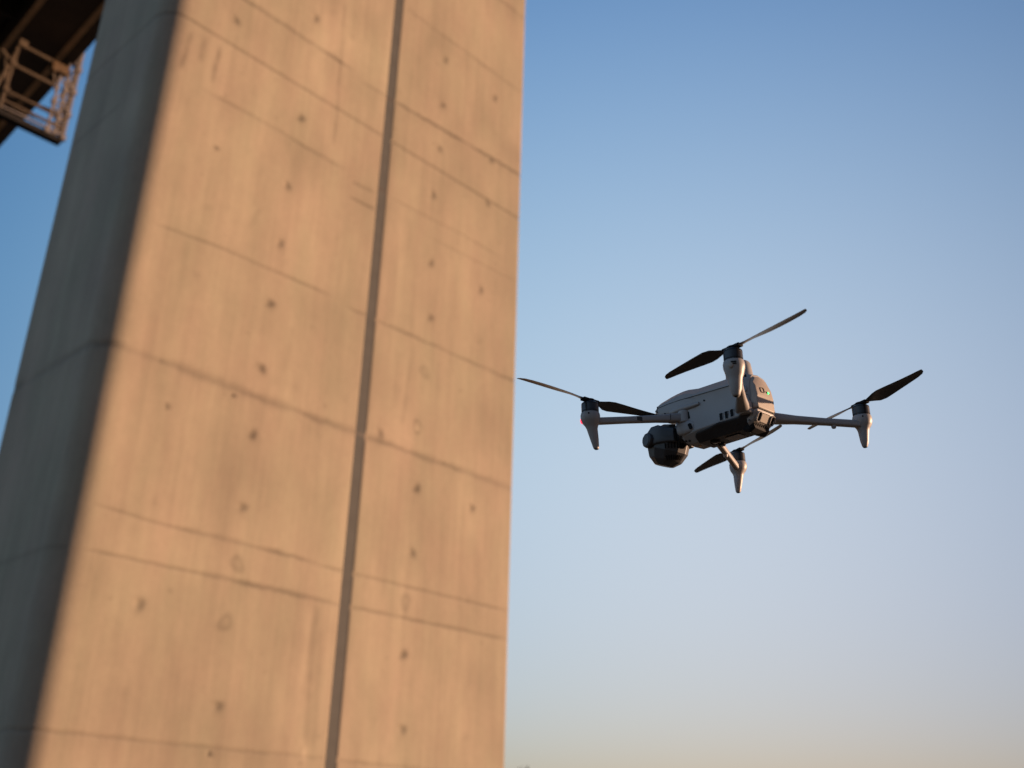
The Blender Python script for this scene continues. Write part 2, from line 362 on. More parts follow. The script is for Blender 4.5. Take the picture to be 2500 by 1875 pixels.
def build_pier():
    root = empty("bridge_pier", PIER, 1)
    tag(root, "tall rectangular concrete bridge pier with a dark upright strip, glowing in low sun", "bridge pier")
    U0, DL = -.10, 2.28
    prof = []   # (u, v, inward normal (nu, nv), arc coordinate on the broad face, field weight)
    rc = .34; rr = .05
    for v in np.arange(DL, rc+.001, -.06): prof.append((U0, v, 1, 0, -v+U0, .75))
    for a in np.linspace(0, 90, 15):
        an = R(a); cu, cv = rc+U0, rc
        prof.append((cu-rc*math.cos(an), cv-rc*math.sin(an), math.cos(an), math.sin(an), U0 + rc*(1-math.cos(an)) - rc*(1-math.sin(an)), 1.0))
    for u in np.arange(rc+U0+.03, 3.64, .035): prof.append((u, 0, 0, 1, u, 1))
    prof += [(3.645, 0, 0, 1, 3.645, 1), (3.65, .004, 1, 0, 3.65, .3)]
    for v in (.03, .05): prof.append((3.652, v, 0, 0, 3.652, 0))
    for u in (3.70, 3.735, 3.77): prof.append((u, .055, 0, 1, u, .6))
    for v in (.05, .03): prof.append((3.818, v, 0, 0, 3.818, 0))
    prof += [(3.82, .004, -1, 0, 3.82, .3), (3.825, 0, 0, 1, 3.825, 1)]
    for u in np.arange(3.86, W_F-rr, .035): prof.append((u, 0, 0, 1, u, 1))
    for a in np.linspace(0, 90, 6):
        an = R(a); prof.append((W_F-rr+rr*math.sin(an), rr-rr*math.cos(an), -math.sin(an), math.cos(an), W_F-rr, 1-a/90))
    for v in np.linspace(.3, DL-.2, 6): prof.append((W_F, v, 0, 0, W_F, 0))
    for u in np.linspace(W_F-.05, .05, 9): prof.append((u, DL, 0, 0, u, 0))
    zs = np.concatenate([np.linspace(-.5, 1.9, 6), np.arange(1.92, 15.2, .02), np.arange(15.25, 17, .05), np.linspace(17.2, H_P, 20)])
    Pf = np.array(prof); n = len(Pf); m = len(zs)
    U, Z = np.meshgrid(Pf[:, 4], zs); dent, st = surf_fields(U.ravel().copy(), Z.ravel().copy())
    dent = dent.reshape(m, n)*Pf[None, :, 5]; st = st.reshape(m, n)*Pf[None, :, 5]
    # the narrow face has a few marks of its own
    V = -U; nm = (V > 0) & (V < 2.6)
    extra = .30*np.exp(-((Z-10.68-.0*V)/.022)**2)*np.clip((V-.9)/.2, 0, 1)
    extra += .22*np.exp(-((Z-13.3)/.03)**2) + .16*np.exp(-((Z-4.5)/.03)**2)
    st = st + extra*nm
    # damp edge darkening right of the broad face is left to the light; recess floor carries old splashes
    X = Pf[None, :, 0] + dent*Pf[None, :, 2]; Y = Pf[None, :, 1] + dent*Pf[None, :, 3]
    co = np.stack([X, Y, np.broadcast_to(Z, X.shape)], -1).reshape(-1, 3)
    i = np.arange(m-1)[:, None]*n; j = np.arange(n)[None, :]; j2 = (j+1) % n
    q = np.stack([i+j, i+j2, i+n+j2, i+n+j], -1).reshape(-1, 4)
    faces = q.tolist() + [list(range((m-1)*n, m*n))]
    me = bpy.data.meshes.new("shaft"); me.from_pydata(co.tolist(), [], faces); me.update()
    at = me.attributes.new('stain', 'FLOAT', 'POINT'); at.data.foreach_set('value', np.clip(st, -.6, .85).ravel().astype(np.float32))
    me.polygons.foreach_set('use_smooth', [True]*len(me.polygons))
    me.materials.append(concrete())
    o = bpy.data.objects.new("shaft", me); col.objects.link(o); o.parent = root
    # dark strip filling the recess, nearly flush with the face, in lengths that meet at clips
    ms = plastic("groove_strip", (.066, .066, .060), .8, .12, 4)
    bm = bmesh.new(); lengths = [0.0, 2.4, 6.88, 10.9, 12.62, 16.4, 20, 24, 27.9]
    for a, b in zip(lengths, lengths[1:]): box(bm, (3.735, .026, (a+b)/2+.01), (.1655, .040, b-a-.02))
    link("groove_strip", bm, ms, root, .004)
    mcl = plastic("clamp_metal", (.055, .045, .036), .6, .1, 10)
    for z in lengths[1:-1]:
        bm = bmesh.new(); box(bm, (3.735, .03, z), (.164, .05, .06)); link("strip_clamp", bm, mcl, root, .004)
    # bearing shelf under the deck
    bm = bmesh.new(); box(bm, (W_F/2, D_F/2, 28.25), (7.3, 3.0, .5)); link("bearing_shelf", bm, concrete("shelf_concrete", False), root, .03)
build_pier()

# ------------------------------------------------------------------ bridge deck (steel boxes seen from below)
def build_deck():
    root = empty("bridge_deck", PIER @ Matrix.Translation((2.5, 20, 28.5)) @ Matrix.Rotation(R(-2.5), 4, "Z"), 2)
    tag(root, "dark steel bridge deck seen from below, crossing overhead behind the pier", "bridge deck")
    T = Matrix.Translation((-2.5, -20, -28.5))
    ms = plastic("weathered_girder_steel", (.055, .038, .026), .7, .3, .8)
    mf = plastic("flange_lit_tone", (.42, .27, .15), .65, .2, 1.2)  # bounce light on the flange edges put into a paler colour
    mc = concrete("deck_concrete", False, (.22, .2, .18))
    def put(name, bm, mat, bevel=0):
        bmesh.ops.transform(bm, matrix=T, verts=bm.verts); return link(name, bm, mat, root, bevel)
    v0, v1 = -14, 150; L = v1-v0; vc = (v0+v1)/2
    bm = bmesh.new(); box(bm, (1.55, vc, 30.9), (10.9, L, .35)); put("deck_slab", bm, mc)
    for u0, u1 in ((-2.6, .5), (4.22, 5.98)):
        bm = bmesh.new()
        box(bm, ((u0+u1)/2, vc, 29.6), (u1-u0-.1, L, 2.2)); put("box_girder", bm, ms)
        for uu in (u0, u1-.09):
            bm = bmesh.new(); box(bm, (uu, vc, 28.46), (.20, L, .07)); put("bottom_flange", bm, mf)
    bm = bmesh.new(); box(bm, (2.36, vc, 30.4), (3.6, L, .2)); put("soffit_plate", bm, ms)
    bm = bmesh.new()
    for k, v in enumerate(np.arange(v0+2, v1, 4.5)):
        box(bm, (2.36, v, 29.9), (3.62, .14, .8))
    put("cross_beam", bm, ms)
    bm = bmesh.new(); box(bm, (6.24, vc, 28.75), (.42, L, .5)); put("edge_girder", bm, ms)
build_deck()

# ------------------------------------------------------------------ inspection platform hanging under the deck
def build_platform():
    root = empty("inspection_platform", PIER @ Matrix.Translation((5.6, 23.6, 24.8)), 1)
    tag(root, "small steel inspection platform with railings hanging under the dark bridge deck", "platform")
    T = Matrix.Translation((-5.6, -23.6, -24.8))
    mp = plastic("shade_toned_yellow_paint", (.066, .046, .028), .6, .25, 6)  # shade under the deck darkened into the rail colour
    mg = plastic("shade_toned_galvanised_steel", (.16, .145, .140), .6, .2, 6)  # lattice steel likewise toned down for the deck's shade
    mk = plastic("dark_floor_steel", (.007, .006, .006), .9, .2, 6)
    def put(name, bm, mat, bevel=0):
        bmesh.ops.transform(bm, matrix=T, verts=bm.verts); return link(name, bm, mat, root, bevel)
    va, vb = 23.0, 23.34; ua, ub = 4.45, 6.70
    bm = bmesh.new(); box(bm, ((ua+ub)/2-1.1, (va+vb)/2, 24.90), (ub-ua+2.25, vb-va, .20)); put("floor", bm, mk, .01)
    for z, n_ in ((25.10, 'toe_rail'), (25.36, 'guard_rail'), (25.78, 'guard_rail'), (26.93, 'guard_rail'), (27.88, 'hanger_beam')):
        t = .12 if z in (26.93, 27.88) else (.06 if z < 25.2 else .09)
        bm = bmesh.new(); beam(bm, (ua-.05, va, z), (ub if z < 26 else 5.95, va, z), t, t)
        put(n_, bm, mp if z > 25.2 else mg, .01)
    # far side rails
    for z in (25.36,):
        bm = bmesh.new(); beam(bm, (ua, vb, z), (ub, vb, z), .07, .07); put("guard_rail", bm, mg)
    def lattice(u, v, z0, z1, wd=.34, along='v', mat=mg, chord=.085, step=.5):
        bm = bmesh.new(); q = (lambda s, z: (u, v+s, z)) if along == 'v' else (lambda s, z: (u+s, v, z))
        for s in (0, wd): beam(bm, q(s, z0), q(s, z1), chord, chord)
        n = int((z1-z0)/step); zz = np.linspace(z0, z1, n+1)
        for k in range(n):
            a, b = (0, wd) if k % 2 == 0 else (wd, 0)
            beam(bm, q(a, zz[k]), q(b, zz[k+1]), .055, .055); beam(bm, q(0, zz[k]), q(wd, zz[k]), .045, .045)
            box(bm, q(a, zz[k]), (.17, .16, .20))
        put("lattice_post", bm, mat)
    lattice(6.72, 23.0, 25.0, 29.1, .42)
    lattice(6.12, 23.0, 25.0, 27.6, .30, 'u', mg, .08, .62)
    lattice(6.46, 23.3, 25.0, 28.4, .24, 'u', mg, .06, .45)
    # left hanger: crossed members
    bm = bmesh.new()
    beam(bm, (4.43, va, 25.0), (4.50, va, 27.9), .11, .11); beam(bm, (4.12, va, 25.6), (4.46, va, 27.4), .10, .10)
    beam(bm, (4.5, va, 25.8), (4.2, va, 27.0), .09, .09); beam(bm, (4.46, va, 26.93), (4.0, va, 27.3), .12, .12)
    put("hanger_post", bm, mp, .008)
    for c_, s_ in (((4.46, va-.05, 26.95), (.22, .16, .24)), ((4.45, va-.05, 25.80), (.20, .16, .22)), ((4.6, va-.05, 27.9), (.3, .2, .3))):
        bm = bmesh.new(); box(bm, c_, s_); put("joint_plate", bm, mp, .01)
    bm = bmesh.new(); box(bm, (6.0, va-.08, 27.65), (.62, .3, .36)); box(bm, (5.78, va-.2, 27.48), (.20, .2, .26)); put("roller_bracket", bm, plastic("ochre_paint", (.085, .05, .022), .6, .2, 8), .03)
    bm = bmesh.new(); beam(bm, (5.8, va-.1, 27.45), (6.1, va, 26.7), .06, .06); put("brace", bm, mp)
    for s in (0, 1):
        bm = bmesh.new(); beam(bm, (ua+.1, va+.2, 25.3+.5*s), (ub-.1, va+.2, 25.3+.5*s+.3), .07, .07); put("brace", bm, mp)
build_platform()

# ------------------------------------------------------------------ drone
MW = Matrix(((-0.65852089, -0.7519027775, -0.0315031422, 0.36502171), (0.752562445, -0.657945926, -0.0275122672, 1.62704423),
             (-0.0000408139, -0.0418254844, 0.999124931, 2.27062481), (0, 0, 0, 1)))
drone = empty("camera_drone", MW, .1)
tag(drone, "grey folding quadcopter drone with dark ball camera, hovering beside the concrete pier", "drone")

def body_sections():
    # x : top, shoulder, seam, mid, low side, chamfer, bottom   (y, z)
    return [
     (.1450, [(0,.052),(.010,.051),(.014,.048),(.0155,.045),(.014,.041),(.010,.038),(0,.037)]),
     (.1400, [(0,.058),(.016,.056),(.024,.051),(.027,.045),(.025,.038),(.016,.034),(0,.033)]),
     (.1310, [(0,.0635),(.021,.061),(.0305,.053),(.033,.045),(.031,.036),(.020,.031),(0,.030)]),
     (.1050, [(0,.068),(.022,.0655),(.0315,.056),(.034,.045),(.0325,.032),(.022,.026),(0,.025)]),
     (.0930, [(0,.0695),(.022,.0670),(.032,.057),(.034,.045),(.0335,.016),(.025,.006),(0,.002)]),
     (.0870, [(0,.070),(.022,.0675),(.032,.057),(.034,.043),(.0335,-.006),(.027,-.016),(0,-.019)]),
     (.0790, [(0,.0705),(.022,.068),(.032,.0575),(.034,.042),(.0335,-.016),(.022,-.0275),(0,-.029)]),
     (.0690, [(0,.0705),(.021,.068),(.032,.0575),(.034,.042),(.0335,-.0165),(.018,-.029),(0,-.030)]),
     (.0480, [(0,.067),(.021,.064),(.0336,.0495),(.0312,.035),(.0343,-.0140),(.018,-.029),(0,-.030)]),
     (.0000, [(0,.066),(.021,.063),(.0337,.0470),(.0308,.033),(.0343,-.0130),(.018,-.029),(0,-.030)]),
     (-.0380, [(0,.0655),(.021,.0625),(.0336,.0450),(.0310,.032),(.0343,-.0130),(.018,-.029),(0,-.030)]),
     (-.0480, [(0,.0635),(.020,.0605),(.031,.050),(.0332,.034),(.0328,-.0110),(.018,-.026),(0,-.027)]),
     (-.0580, [(0,.0600),(.017,.0570),(.0245,.047),(.0265,.030),(.0262,-.0040),(.018,-.016),(0,-.017)]),
    ]
def loft(bm, secs, mi=0):
    rl = []
    for x, hp in secs:
        pts = [(x, y, z) for y, z in hp] + [(x, -y, z) for y, z in reversed(hp[1:-1])]
        rl.append(pts)
    rings(bm, rl, mi=mi)

def build_body():
    bm = bmesh.new(); loft(bm, body_sections())
    body = link("body", bm, M_shell, drone, .0022, 3)
    # rear battery block
    bm = bmesh.new(); loft(bm, [
        (-.0560, [(0,.0592),(.016,.0562),(.0236,.046),(.0254,.030),(.0250,-.0030),(.0230,-.0050),(0,-.0050)]),
        (-.0615, [(0,.0540),(.0150,.0515),(.0228,.042),(.0246,.027),(.0244,-.0030),(.0222,-.0050),(0,-.0050)]),
        (-.0660, [(0,.0400),(.0140,.0385),(.0218,.034),(.0236,.022),(.0236,-.0022),(.0214,-.0042),(0,-.0042)]),
        (-.0685, [(0,.0215),(.0140,.0210),(.0210,.0195),(.0228,.016),(.0228,-.0012),(.0206,-.0032),(0,-.0032)])])
    bat = link("battery", bm, M_shell2, drone, .0018, 3)
    nr = Vector((-.991, 0, .134))
    bm = bmesh.new(); frame(bm, (-.0677, .0060, .0295), nr, (0, 0, 1), .0105, .0095, .003, .0008, .0016, .15); link("power_button", bm, M_seam, bat)
    bm = bmesh.new()
    for k in range(4):
        if k != 2: slab(bm, (-.0676, -.0050-.0026*k, .0285-.0002*k), nr, (0, 0, 1), .0009, .0036, .0004, .0012)
    link("status_lamp", bm, M_seam, bat)
    bm = bmesh.new(); slab(bm, (-.0680, -.0102, .0283), nr, (0, 0, 1), .0016, .0040, .0007, .0016); link("status_lamp", bm, M_green, bat)
    bm = bmesh.new(); beam(bm, (-.0660, -.0215, -.0047), (-.0660, .0215, -.0047), .0050, .0010); link("seam", bm, M_seam, bat)
    # shell seam along each side
    for s in (1, -1):
        bm = bmesh.new(); pts = [(.139, .0262, .0478), (.131, .0322, .0485), (.105, .0332, .0492), (.079, .0334, .0490), (.048, .0336, .0470), (.0, .0336, .0445), (-.038, .0338, .0425), (-.0480, .0327, .0410)]
        for a, b in zip(pts, pts[1:]): beam(bm, (a[0], a[1]*s, a[2]), (b[0], b[1]*s, b[2]), .0009, .0006)
        link("seam", bm, M_seam, body)
        bm = bmesh.new(); beam(bm, (.1308, s*.0322, .052), (.1308, s*.0328, .0400), .0007, .0012); link("seam", bm, M_seam, body)
        for p in ((.136, .0298, .0455), (.113, .0340, .0335), (.030, .0318, .0340), (-.046, .0338, -.0040)):
            bm = bmesh.new(); lathe(bm, (p[0], s*(p[1]-.0004), p[2]), [(.0015, 0), (.0015, .0009)], 12, Vector((0, s, 0))); link("screw_hole", bm, M_black, body)
        for k in range(3):
            bm = bmesh.new(); slab(bm, (-.004-.0108*k, s*.0341, -.0052+.0002*k), (0, s, -.02), (0, 0, 1), .0064, .0124, .0010, .0010, tilt=0.0)
            link("air_vent", bm, M_black, drone)
            bm = bmesh.new(); frame(bm, (-.004-.0108*k, s*.0343, -.0052+.0002*k), (0, s, -.02), (0, 0, 1), .0074, .0134, .0014, .0006, .0012)
            link("vent_rim", bm, M_shell, drone)
        # rear side sensor and window
        bm = bmesh.new(); lathe(bm, (-.0440, s*.0260, .0535), [(.0085, -.002), (.0085, .0022), (.0070, .0030), (.0060, .0026)], 24, Vector((-.45, s*.75, .35)))
        sn = link("sensor", bm, M_black, drone)
        bm = bmesh.new(); lathe(bm, (-.0450, s*.0277, .0543), [(.0056, -.001), (.0050, .0012), (.0030, .0024), (.0008, .0029)], 24, Vector((-.45, s*.75, .35))); link("lens", bm, M_glass, sn)
        bm = bmesh.new(); slab(bm, (-.0470, s*.0330, .0305), (-.25, s, .08), (0, 0, 1), .0150, .0105, .0030, .0016, tilt=.12*s); wn = link("sensor_window", bm, M_glass, drone)
        bm = bmesh.new(); frame(bm, (-.0470, s*.0332, .0305), (-.25, s, .08), (0, 0, 1), .0170, .0125, .0038, .0009, .0018, tilt=.12*s); link("rim", bm, M_shell, wn)
        bm = bmesh.new()
        yy = lambda x: .0341 if x > -.038 else (.0341-(-.038-x)*.085 if x > -.048 else .0333-(-.048-x)*.66)
        pts = [(-.036, .0195), (-.044, .0222), (-.048, .0226), (-.0555, .0195), (-.0575, .0080)]
        for a, b in zip(pts, pts[1:]): beam(bm, (a[0], s*yy(a[0]), a[1]), (b[0], s*yy(b[0]), b[1]), .0008, .0006)
        beam(bm, (-.038, s*.0341, .0090), (-.0478, s*yy(-.0478), .0080), .0008, .0006)
        link("seam", bm, M_seam, body)
    # antenna hump on the back
    bm = bmesh.new(); rings(bm, [[(-.022+a*q, b*q, z) for a, b in rrect(.046, .026, .011, 5)] for z, q in ((.055, 1.15), (.066, 1.04), (.078, .98), (.088, .92), (.0925, .80), (.0940, .62))])
    link("antenna_hump", bm, M_shell, drone, .001)
    # nose sensors
    for s in (1, -1):
        bm = bmesh.new(); lathe(bm, (.141, s*.013, .045), [(.0060, -.002), (.0060, .005), (.0050, .0058)], 20, Vector((.9, s*.3, 0)))
        e = link("sensor", bm, M_black, drone); bm = bmesh.new(); lathe(bm, (.1462, s*.0148, .045), [(.0042, 0), (.003, .0014), (.001, .0019)], 20, Vector((.9, s*.3, 0))); link("lens", bm, M_glass, e)

    # belly plate
    bm = bmesh.new()
    out = [(.052, -.0165, .034), (.010, -.0135, .0345), (-.045, -.0165, .0345), (-.058, -.0100, .0345)]
    secs = []
    for x, zt, hw in ((.056, -.0210, .029), (.050, -.0175, .0342), (.022, -.0155, .0346), (.006, -.0125, .0346), (-.036, -.0140, .0346), (-.046, -.0085, .0340), (-.0545, -.0085, .0300)):
        zb = -.0322 if x > -.04 else -.0290
        secs.append((x, [(0, zt), (hw*.5, zt), (hw*.96, zt), (hw, zt-.0006), (hw-.001, zt-.0035), (.0190, zb+.0006), (0, zb)]))
    loft(bm, secs); belly = link("belly_plate", bm, M_belly, drone, .0008, 2)
    for x, y, r in ((.033, .006, .0085), (-.040, .006, .0085), (.033, -.012, .006)):
        bm = bmesh.new(); lathe(bm, (x, y, -.0318), [(r, 0), (r, .0022), (r*.86, .0030), (r*.80, .0016), (r*.80, .0012)], 28, Vector((0, 0, -1))); sn = link("sensor", bm, M_black, drone)
        bm = bmesh.new(); lathe(bm, (x, y, -.0330), [(r*.78, 0), (r*.6, .0012), (r*.3, .0020), (r*.05, .0022)], 28, Vector((0, 0, -1))); link("lens", bm, M_glass, sn)
    bm = bmesh.new(); slab(bm, (-.004, 0, -.0326), (0, 0, -1), (1, 0, 0), .022, .030, .004, .0016); link("range_window", bm, M_glass, belly)
    for x, y in ((.040, .0265), (.012, .0275), (-.030, .0275), (-.052, .026)):
        for s in (1, -1):
            bm = bmesh.new(); n_ = Vector((0, s*.62, -.78)); c = Vector((x, s*y, -.0232))
            lathe(bm, c-n_*.001, [(.0019, 0), (.0019, .0016), (.0010, .0018), (.0010, .0004)], 12, n_); link("screw", bm, M_seam, belly)
    # rear exhaust under the battery
    bm = bmesh.new(); loft(bm, [
        (-.0480, [(0,-.005),(.015,-.005),(.026,-.005),(.0285,-.009),(.0270,-.026),(.022,-.031),(0,-.0315)]),
        (-.0590, [(0,-.0052),(.015,-.0052),(.0245,-.0054),(.0262,-.009),(.0255,-.0215),(.022,-.0245),(0,-.0250)]),
        (-.0672, [(0,-.0054),(.015,-.0054),(.0225,-.0056),(.0243,-.0070),(.0240,-.0086),(.021,-.0098),(0,-.0100)])])
    ex = link("rear_exhaust", bm, M_shell, drone, .0010, 2)
    nrm = Vector((-.82, 0, -.57)).normalized()
    c0 = Vector((-.0636, 0, -.0170)); nrm = Vector((-.87, 0, -.49)).normalized()
    for s in (1, -1):
        bm = bmesh.new(); slab(bm, c0+Vector((0, s*.0172, 0)), nrm, (0, 0, 1), .0088, .0150, .0038, .0016); op = link("exhaust_opening", bm, M_black, ex)
        bm = bmesh.new(); frame(bm, c0+Vector((0, s*.0172, 0))+nrm*.0006, nrm, (0, 0, 1), .0106, .0170, .0048, .0010, .0044); link("rim", bm, M_shell, op)
    bm = bmesh.new(); slab(bm, c0, nrm, (0, 0, 1), .0190, .0140, .0015, .0016); cv = link("port_cover", bm, M_shell2, ex)
    bm = bmesh.new(); frame(bm, c0, nrm, (0, 0, 1), .0205, .0160, .0020, .0006, .0016); link("seam", bm, M_seam, cv)
    bm = bmesh.new(); slab(bm, c0+nrm*.0006+Vector((-.002, 0, .0058)), nrm, (0, 0, 1), .0100, .0022, .0009, .0016); link("pull_notch", bm, M_black, cv)
    bm = bmesh.new(); loft(bm, [
        (-.0330, [(0,-.028),(.012,-.028),(.019,-.028),(.0200,-.030),(.0190,-.033),(.016,-.0345),(0,-.0345)]),
        (-.0470, [(0,-.026),(.012,-.026),(.0225,-.026),(.0235,-.029),(.0225,-.036),(.019,-.0400),(0,-.0405)]),
        (-.0560, [(0,-.022),(.012,-.022),(.0205,-.022),(.0215,-.024),(.0205,-.031),(.018,-.0345),(0,-.0350)])])
    link("heat_sink", bm, M_black, drone, .0008)
    for k in range(7):
        bm = bmesh.new(); beam(bm, (-.0585, .015-.005*k, -.0255), (-.0558, .015-.005*k, -.0300), .0007, .0012); link("cooling_fin", bm, M_seam, drone)
    # small brass contact and studs under the chin
    bm = bmesh.new(); lathe(bm, (.066, .004, -.0296), [(.0022, 0), (.0022, .0014), (.0012, .0016)], 14, Vector((0, 0, -1))); link("chin_contact", bm, M_gold, body)
    for x, y, z, n_ in ((.0845, .0290, -.0145, (.5, .6, -.6)), (.0780, .0250, -.0230, (.1, .7, -.7)), (.0720, .0240, -.0240, (.1, .7, -.7))):
        bm = bmesh.new(); lathe(bm, (x, y, z), [(.0022, -.001), (.0022, .0012), (.0012, .0014)], 12, Vector(n_)); link("screw", bm, M_seam, body)
build_body()

WF, WR, ZR, HX = .19547, .17329, .00883, .13592
def build_arm(front, s):
    if front: mx, my, mz = HX, WF*s, 0.0
    else: mx, my, mz = -HX, WR*s, ZR
    # arm tube with pod
    if front: root = Vector((.078, .034*s, .0160)); tip = Vector((mx-.004, my-.010*s, -.0120)); h0, h1, wd0, wd1 = .0160, .0118, .016, .0105
    else: root = Vector((-.046, .034*s, -.0030)); tip = Vector((mx+.002, my-.010*s, mz-.0150)); h0, h1, wd0, wd1 = .0170, .0118, .024, .0115
    d = (tip-root); x, y, dn = basis(d)
    bm = bmesh.new()
    rl = []
    for t, k in ((0, 1.0), (.12, 1.0), (.30, .92), (.65, .95), (1.0, 1.0)):
        wd = wd0+(wd1-wd0)*min(1, t*2.2); ht = (h0+(h1-h0)*min(1, t*2.2))*k
        p = root+d*t
        rl.append([p + x*a*wd + Vector((0, 0, 1))*b*ht for a, b in rrect(1, 1, .28, 3)])
    rings(bm, rl)
    arm = link("arm", bm, M_shell, drone, 0, sharp=40)
    # hinge barrel at the body
    bm = bmesh.new(); z0 = root.z
    lathe(bm, (root.x-.004, root.y-.003*s, z0), [(.0100, -.0105), (.0112, -.0090), (.0112, .0090), (.0100, .0105)], 28)
    link("hinge", bm, M_shell, arm)
    # motor pod and landing leg
    inw = (.0093 if front else .0005); ll = .0593 if front else .0537
    bm = bmesh.new(); rl = []
    prof = [(0.0, .0150, .0150, 0), (-.004, .0160, .0160, 0), (-.0105, .0158, .0158, .02), (-.0160, .0142, .0142, .08), (-.0210, .0108, .0108, .18),
            (-.0260, .0090, .0090, .28), (-.032, .0082, .0084, .42), (-.044, .0067, .0070, .70), (-ll+.002, .0046, .0050, .97), (-ll, .0036, .0040, 1.0)]
    if not front: prof = [(z, rx*(1.0 if z > -.02 else (1.22 if s > 0 else 1.0)), ry*(1.0 if z > -.02 else (1.22 if s > 0 else 1.0)), k) for z, rx, ry, k in prof]
    for z, rx, ry, k in prof:
        cx, cy = mx - (.002 if front else -.001)*k, my - inw*k*s
        rl.append([(cx+rx*math.cos(2*math.pi*i/28), cy+ry*math.sin(2*math.pi*i/28), mz+z) for i in range(28)])
    rings(bm, rl); link("landing_leg", bm, M_shell, arm, 0, sharp=60)
    bm = bmesh.new(); lathe(bm, (mx-(.002 if front else -.001), my-inw*s, mz-ll-.0008), [(.0026, 0), (.0036, .0012), (.0038, .003)], 16); link("foot_pad", bm, M_black, arm)
    # motor
    bm = bmesh.new()
    lathe(bm, (mx, my, mz+.0003), [(.0136, 0), (.0141, .0008), (.0141, .0016), (.0133, .0018), (.0133, .0026), (.0142, .0028), (.0142, .0140), (.0134, .0142), (.0134, .0150), (.0141, .0152), (.0139, .0166), (.0122, .0180), (.0080, .0192), (.0070, .0210)], 48)
    link("motor", bm, M_motor, arm)
    # pod details
    dirv = Vector((math.cos(R(125)), math.sin(R(125)), 0)) if s > 0 else Vector((math.cos(R(125)), math.sin(R(125)), 0))
    c = Vector((mx, my, mz-.0075))+dirv*.0159
    if not front and s > 0:
        bm = bmesh.new()
        for dz in (.0006, -.0024): slab(bm, c+Vector((0, 0, dz+.001)), dirv, (0, 0, 1), .0085, .0020, .0008, .0012)
        link("pod_vent", bm, M_black, arm)
    else:
        bm = bmesh.new(); lathe(bm, c-dirv*.0006+Vector((0, 0, .0028)), [(.0014, 0), (.0014, .0010)], 12, dirv); link("screw_hole", bm, M_black, arm)
    # navigation lamp on the outer side
    ld = Vector((.35 if front else -.35, s, 0)).normalized()
    if front: ld = Vector((.93, .37*s, 0)).normalized() if s > 0 else Vector((.5, -1, 0)).normalized()
    c = Vector((mx, my, mz-.0105))+ld*.0150
    bm = bmesh.new(); lathe(bm, c-ld*.002, [(.0040, 0), (.0040, .0020), (.0030, .0036), (.0010, .0044)], 20, ld, sx=1, sy=1.25)
    link("navigation_lamp", bm, M_red if (front and s > 0) else M_shell2, arm)
    # small antenna stud under the arm and an inspection patch
    t = .60 if front else .72
    p = root+d*t
    if not front or s < 0:
        bm = bmesh.new(); lathe(bm, p+Vector((0, 0, -h1*.5+.0005)), [(.0042, 0), (.0040, -.0030), (.0030, -.0050)][::-1], 16); link("stud", bm, M_shell, arm)
    else:
        q = root+d*.52
        nn = x if x.dot(Vector((-.98, 1.37, -.6))) > 0 else -x
        bm = bmesh.new(); slab(bm, q+nn*(wd1/2+.0001), nn, (0, 0, 1), .0100, .0072, .0008, .0008); link("access_patch", bm, M_seam, arm)
    bm = bmesh.new(); q = root+d*.22
    nn = x if x.dot(Vector((-.98, 1.37, -.6))) > 0 else -x
    lathe(bm, q+Vector((0, 0, -.0068)), [(.0018, 0), (.0022, .003)], 12); link("bump_stop", bm, M_seam, arm)
    bm = bmesh.new(); slab(bm, root+d*.16+nn*.0075, nn, (0, 0, 1), .0006, .0100, .0002, .0012); link("seam", bm, M_seam, arm)
    return Vector((mx, my, mz))

def build_prop(c, a0, a1, ccw):
    """two folding blades at rest, at the angles a0 and a1 (degrees)"""
    bm = bmesh.new()
    lathe(bm, c+Vector((0, 0, .0185)), [(.0075, 0), (.0090, .0015), (.0090, .0045), (.0070, .0062), (.0020, .0068)], 28)
    for a in (a0, a1):
        dv = Vector((math.cos(R(a)), math.sin(R(a)), 0)); beam(bm, c+Vector((0, 0, .0225)), c+Vector((0, 0, .0225))+dv*.0165, .0105, .0046)
    prop = link("propeller", bm, M_black, drone, .0006)
    sg = -1 if ccw else 1
    for a in (a0, a1):
        Rz = Matrix.Rotation(R(a), 3, 'Z'); bm = bmesh.new(); rl = []
        st = [(.010, .0070, .0000, 3, .0036), (.018, .0085, .0000, 10, .0030), (.026, .0125, .0006, 22, .0024), (.036, .0190, .0014, 25, .0021), (.048, .0225, .0010, 22, .0018),
              (.065, .0215, .0000, 18, .0015), (.085, .0190, -.0012, 15, .0012), (.105, .0165, -.0026, 12, .0010), (.125, .0138, -.0044, 10, .0009), (.137, .0110, -.0064, 9, .0008), (.1435, .0070, -.0088, 8, .0006), (.1458, .0025, -.0110, 8, .0004)]
        for r, ch, off, tw, th in st:
            ch *= 1.10
            ring = []
            for k in range(12):
                an = 2*math.pi*k/12; yy = math.cos(an)*ch/2; zz = math.sin(an)*th/2 + (1-(2*yy/ch)**2)*ch*.05
                yy += off; t_ = R(tw)*sg
                y2 = (yy*math.cos(t_) - zz*math.sin(t_)); z2 = (yy*math.sin(t_) + zz*math.cos(t_)) + .0225 + .00045*(r/.02)
                ring.append(c + Rz @ Vector((r, y2, z2)))
            rl.append(ring)
        rings(bm, rl); link("blade", bm, M_blade, prop, 0, sharp=70)

for front, s, a0, a1, ccw in ((True, 1, 88, -94, True), (True, -1, 162, -16, False), (False, 1, -4, 174, False), (False, -1, 165, -18, True)):
    c = build_arm(front, s); build_prop(c, a0, a1, ccw)

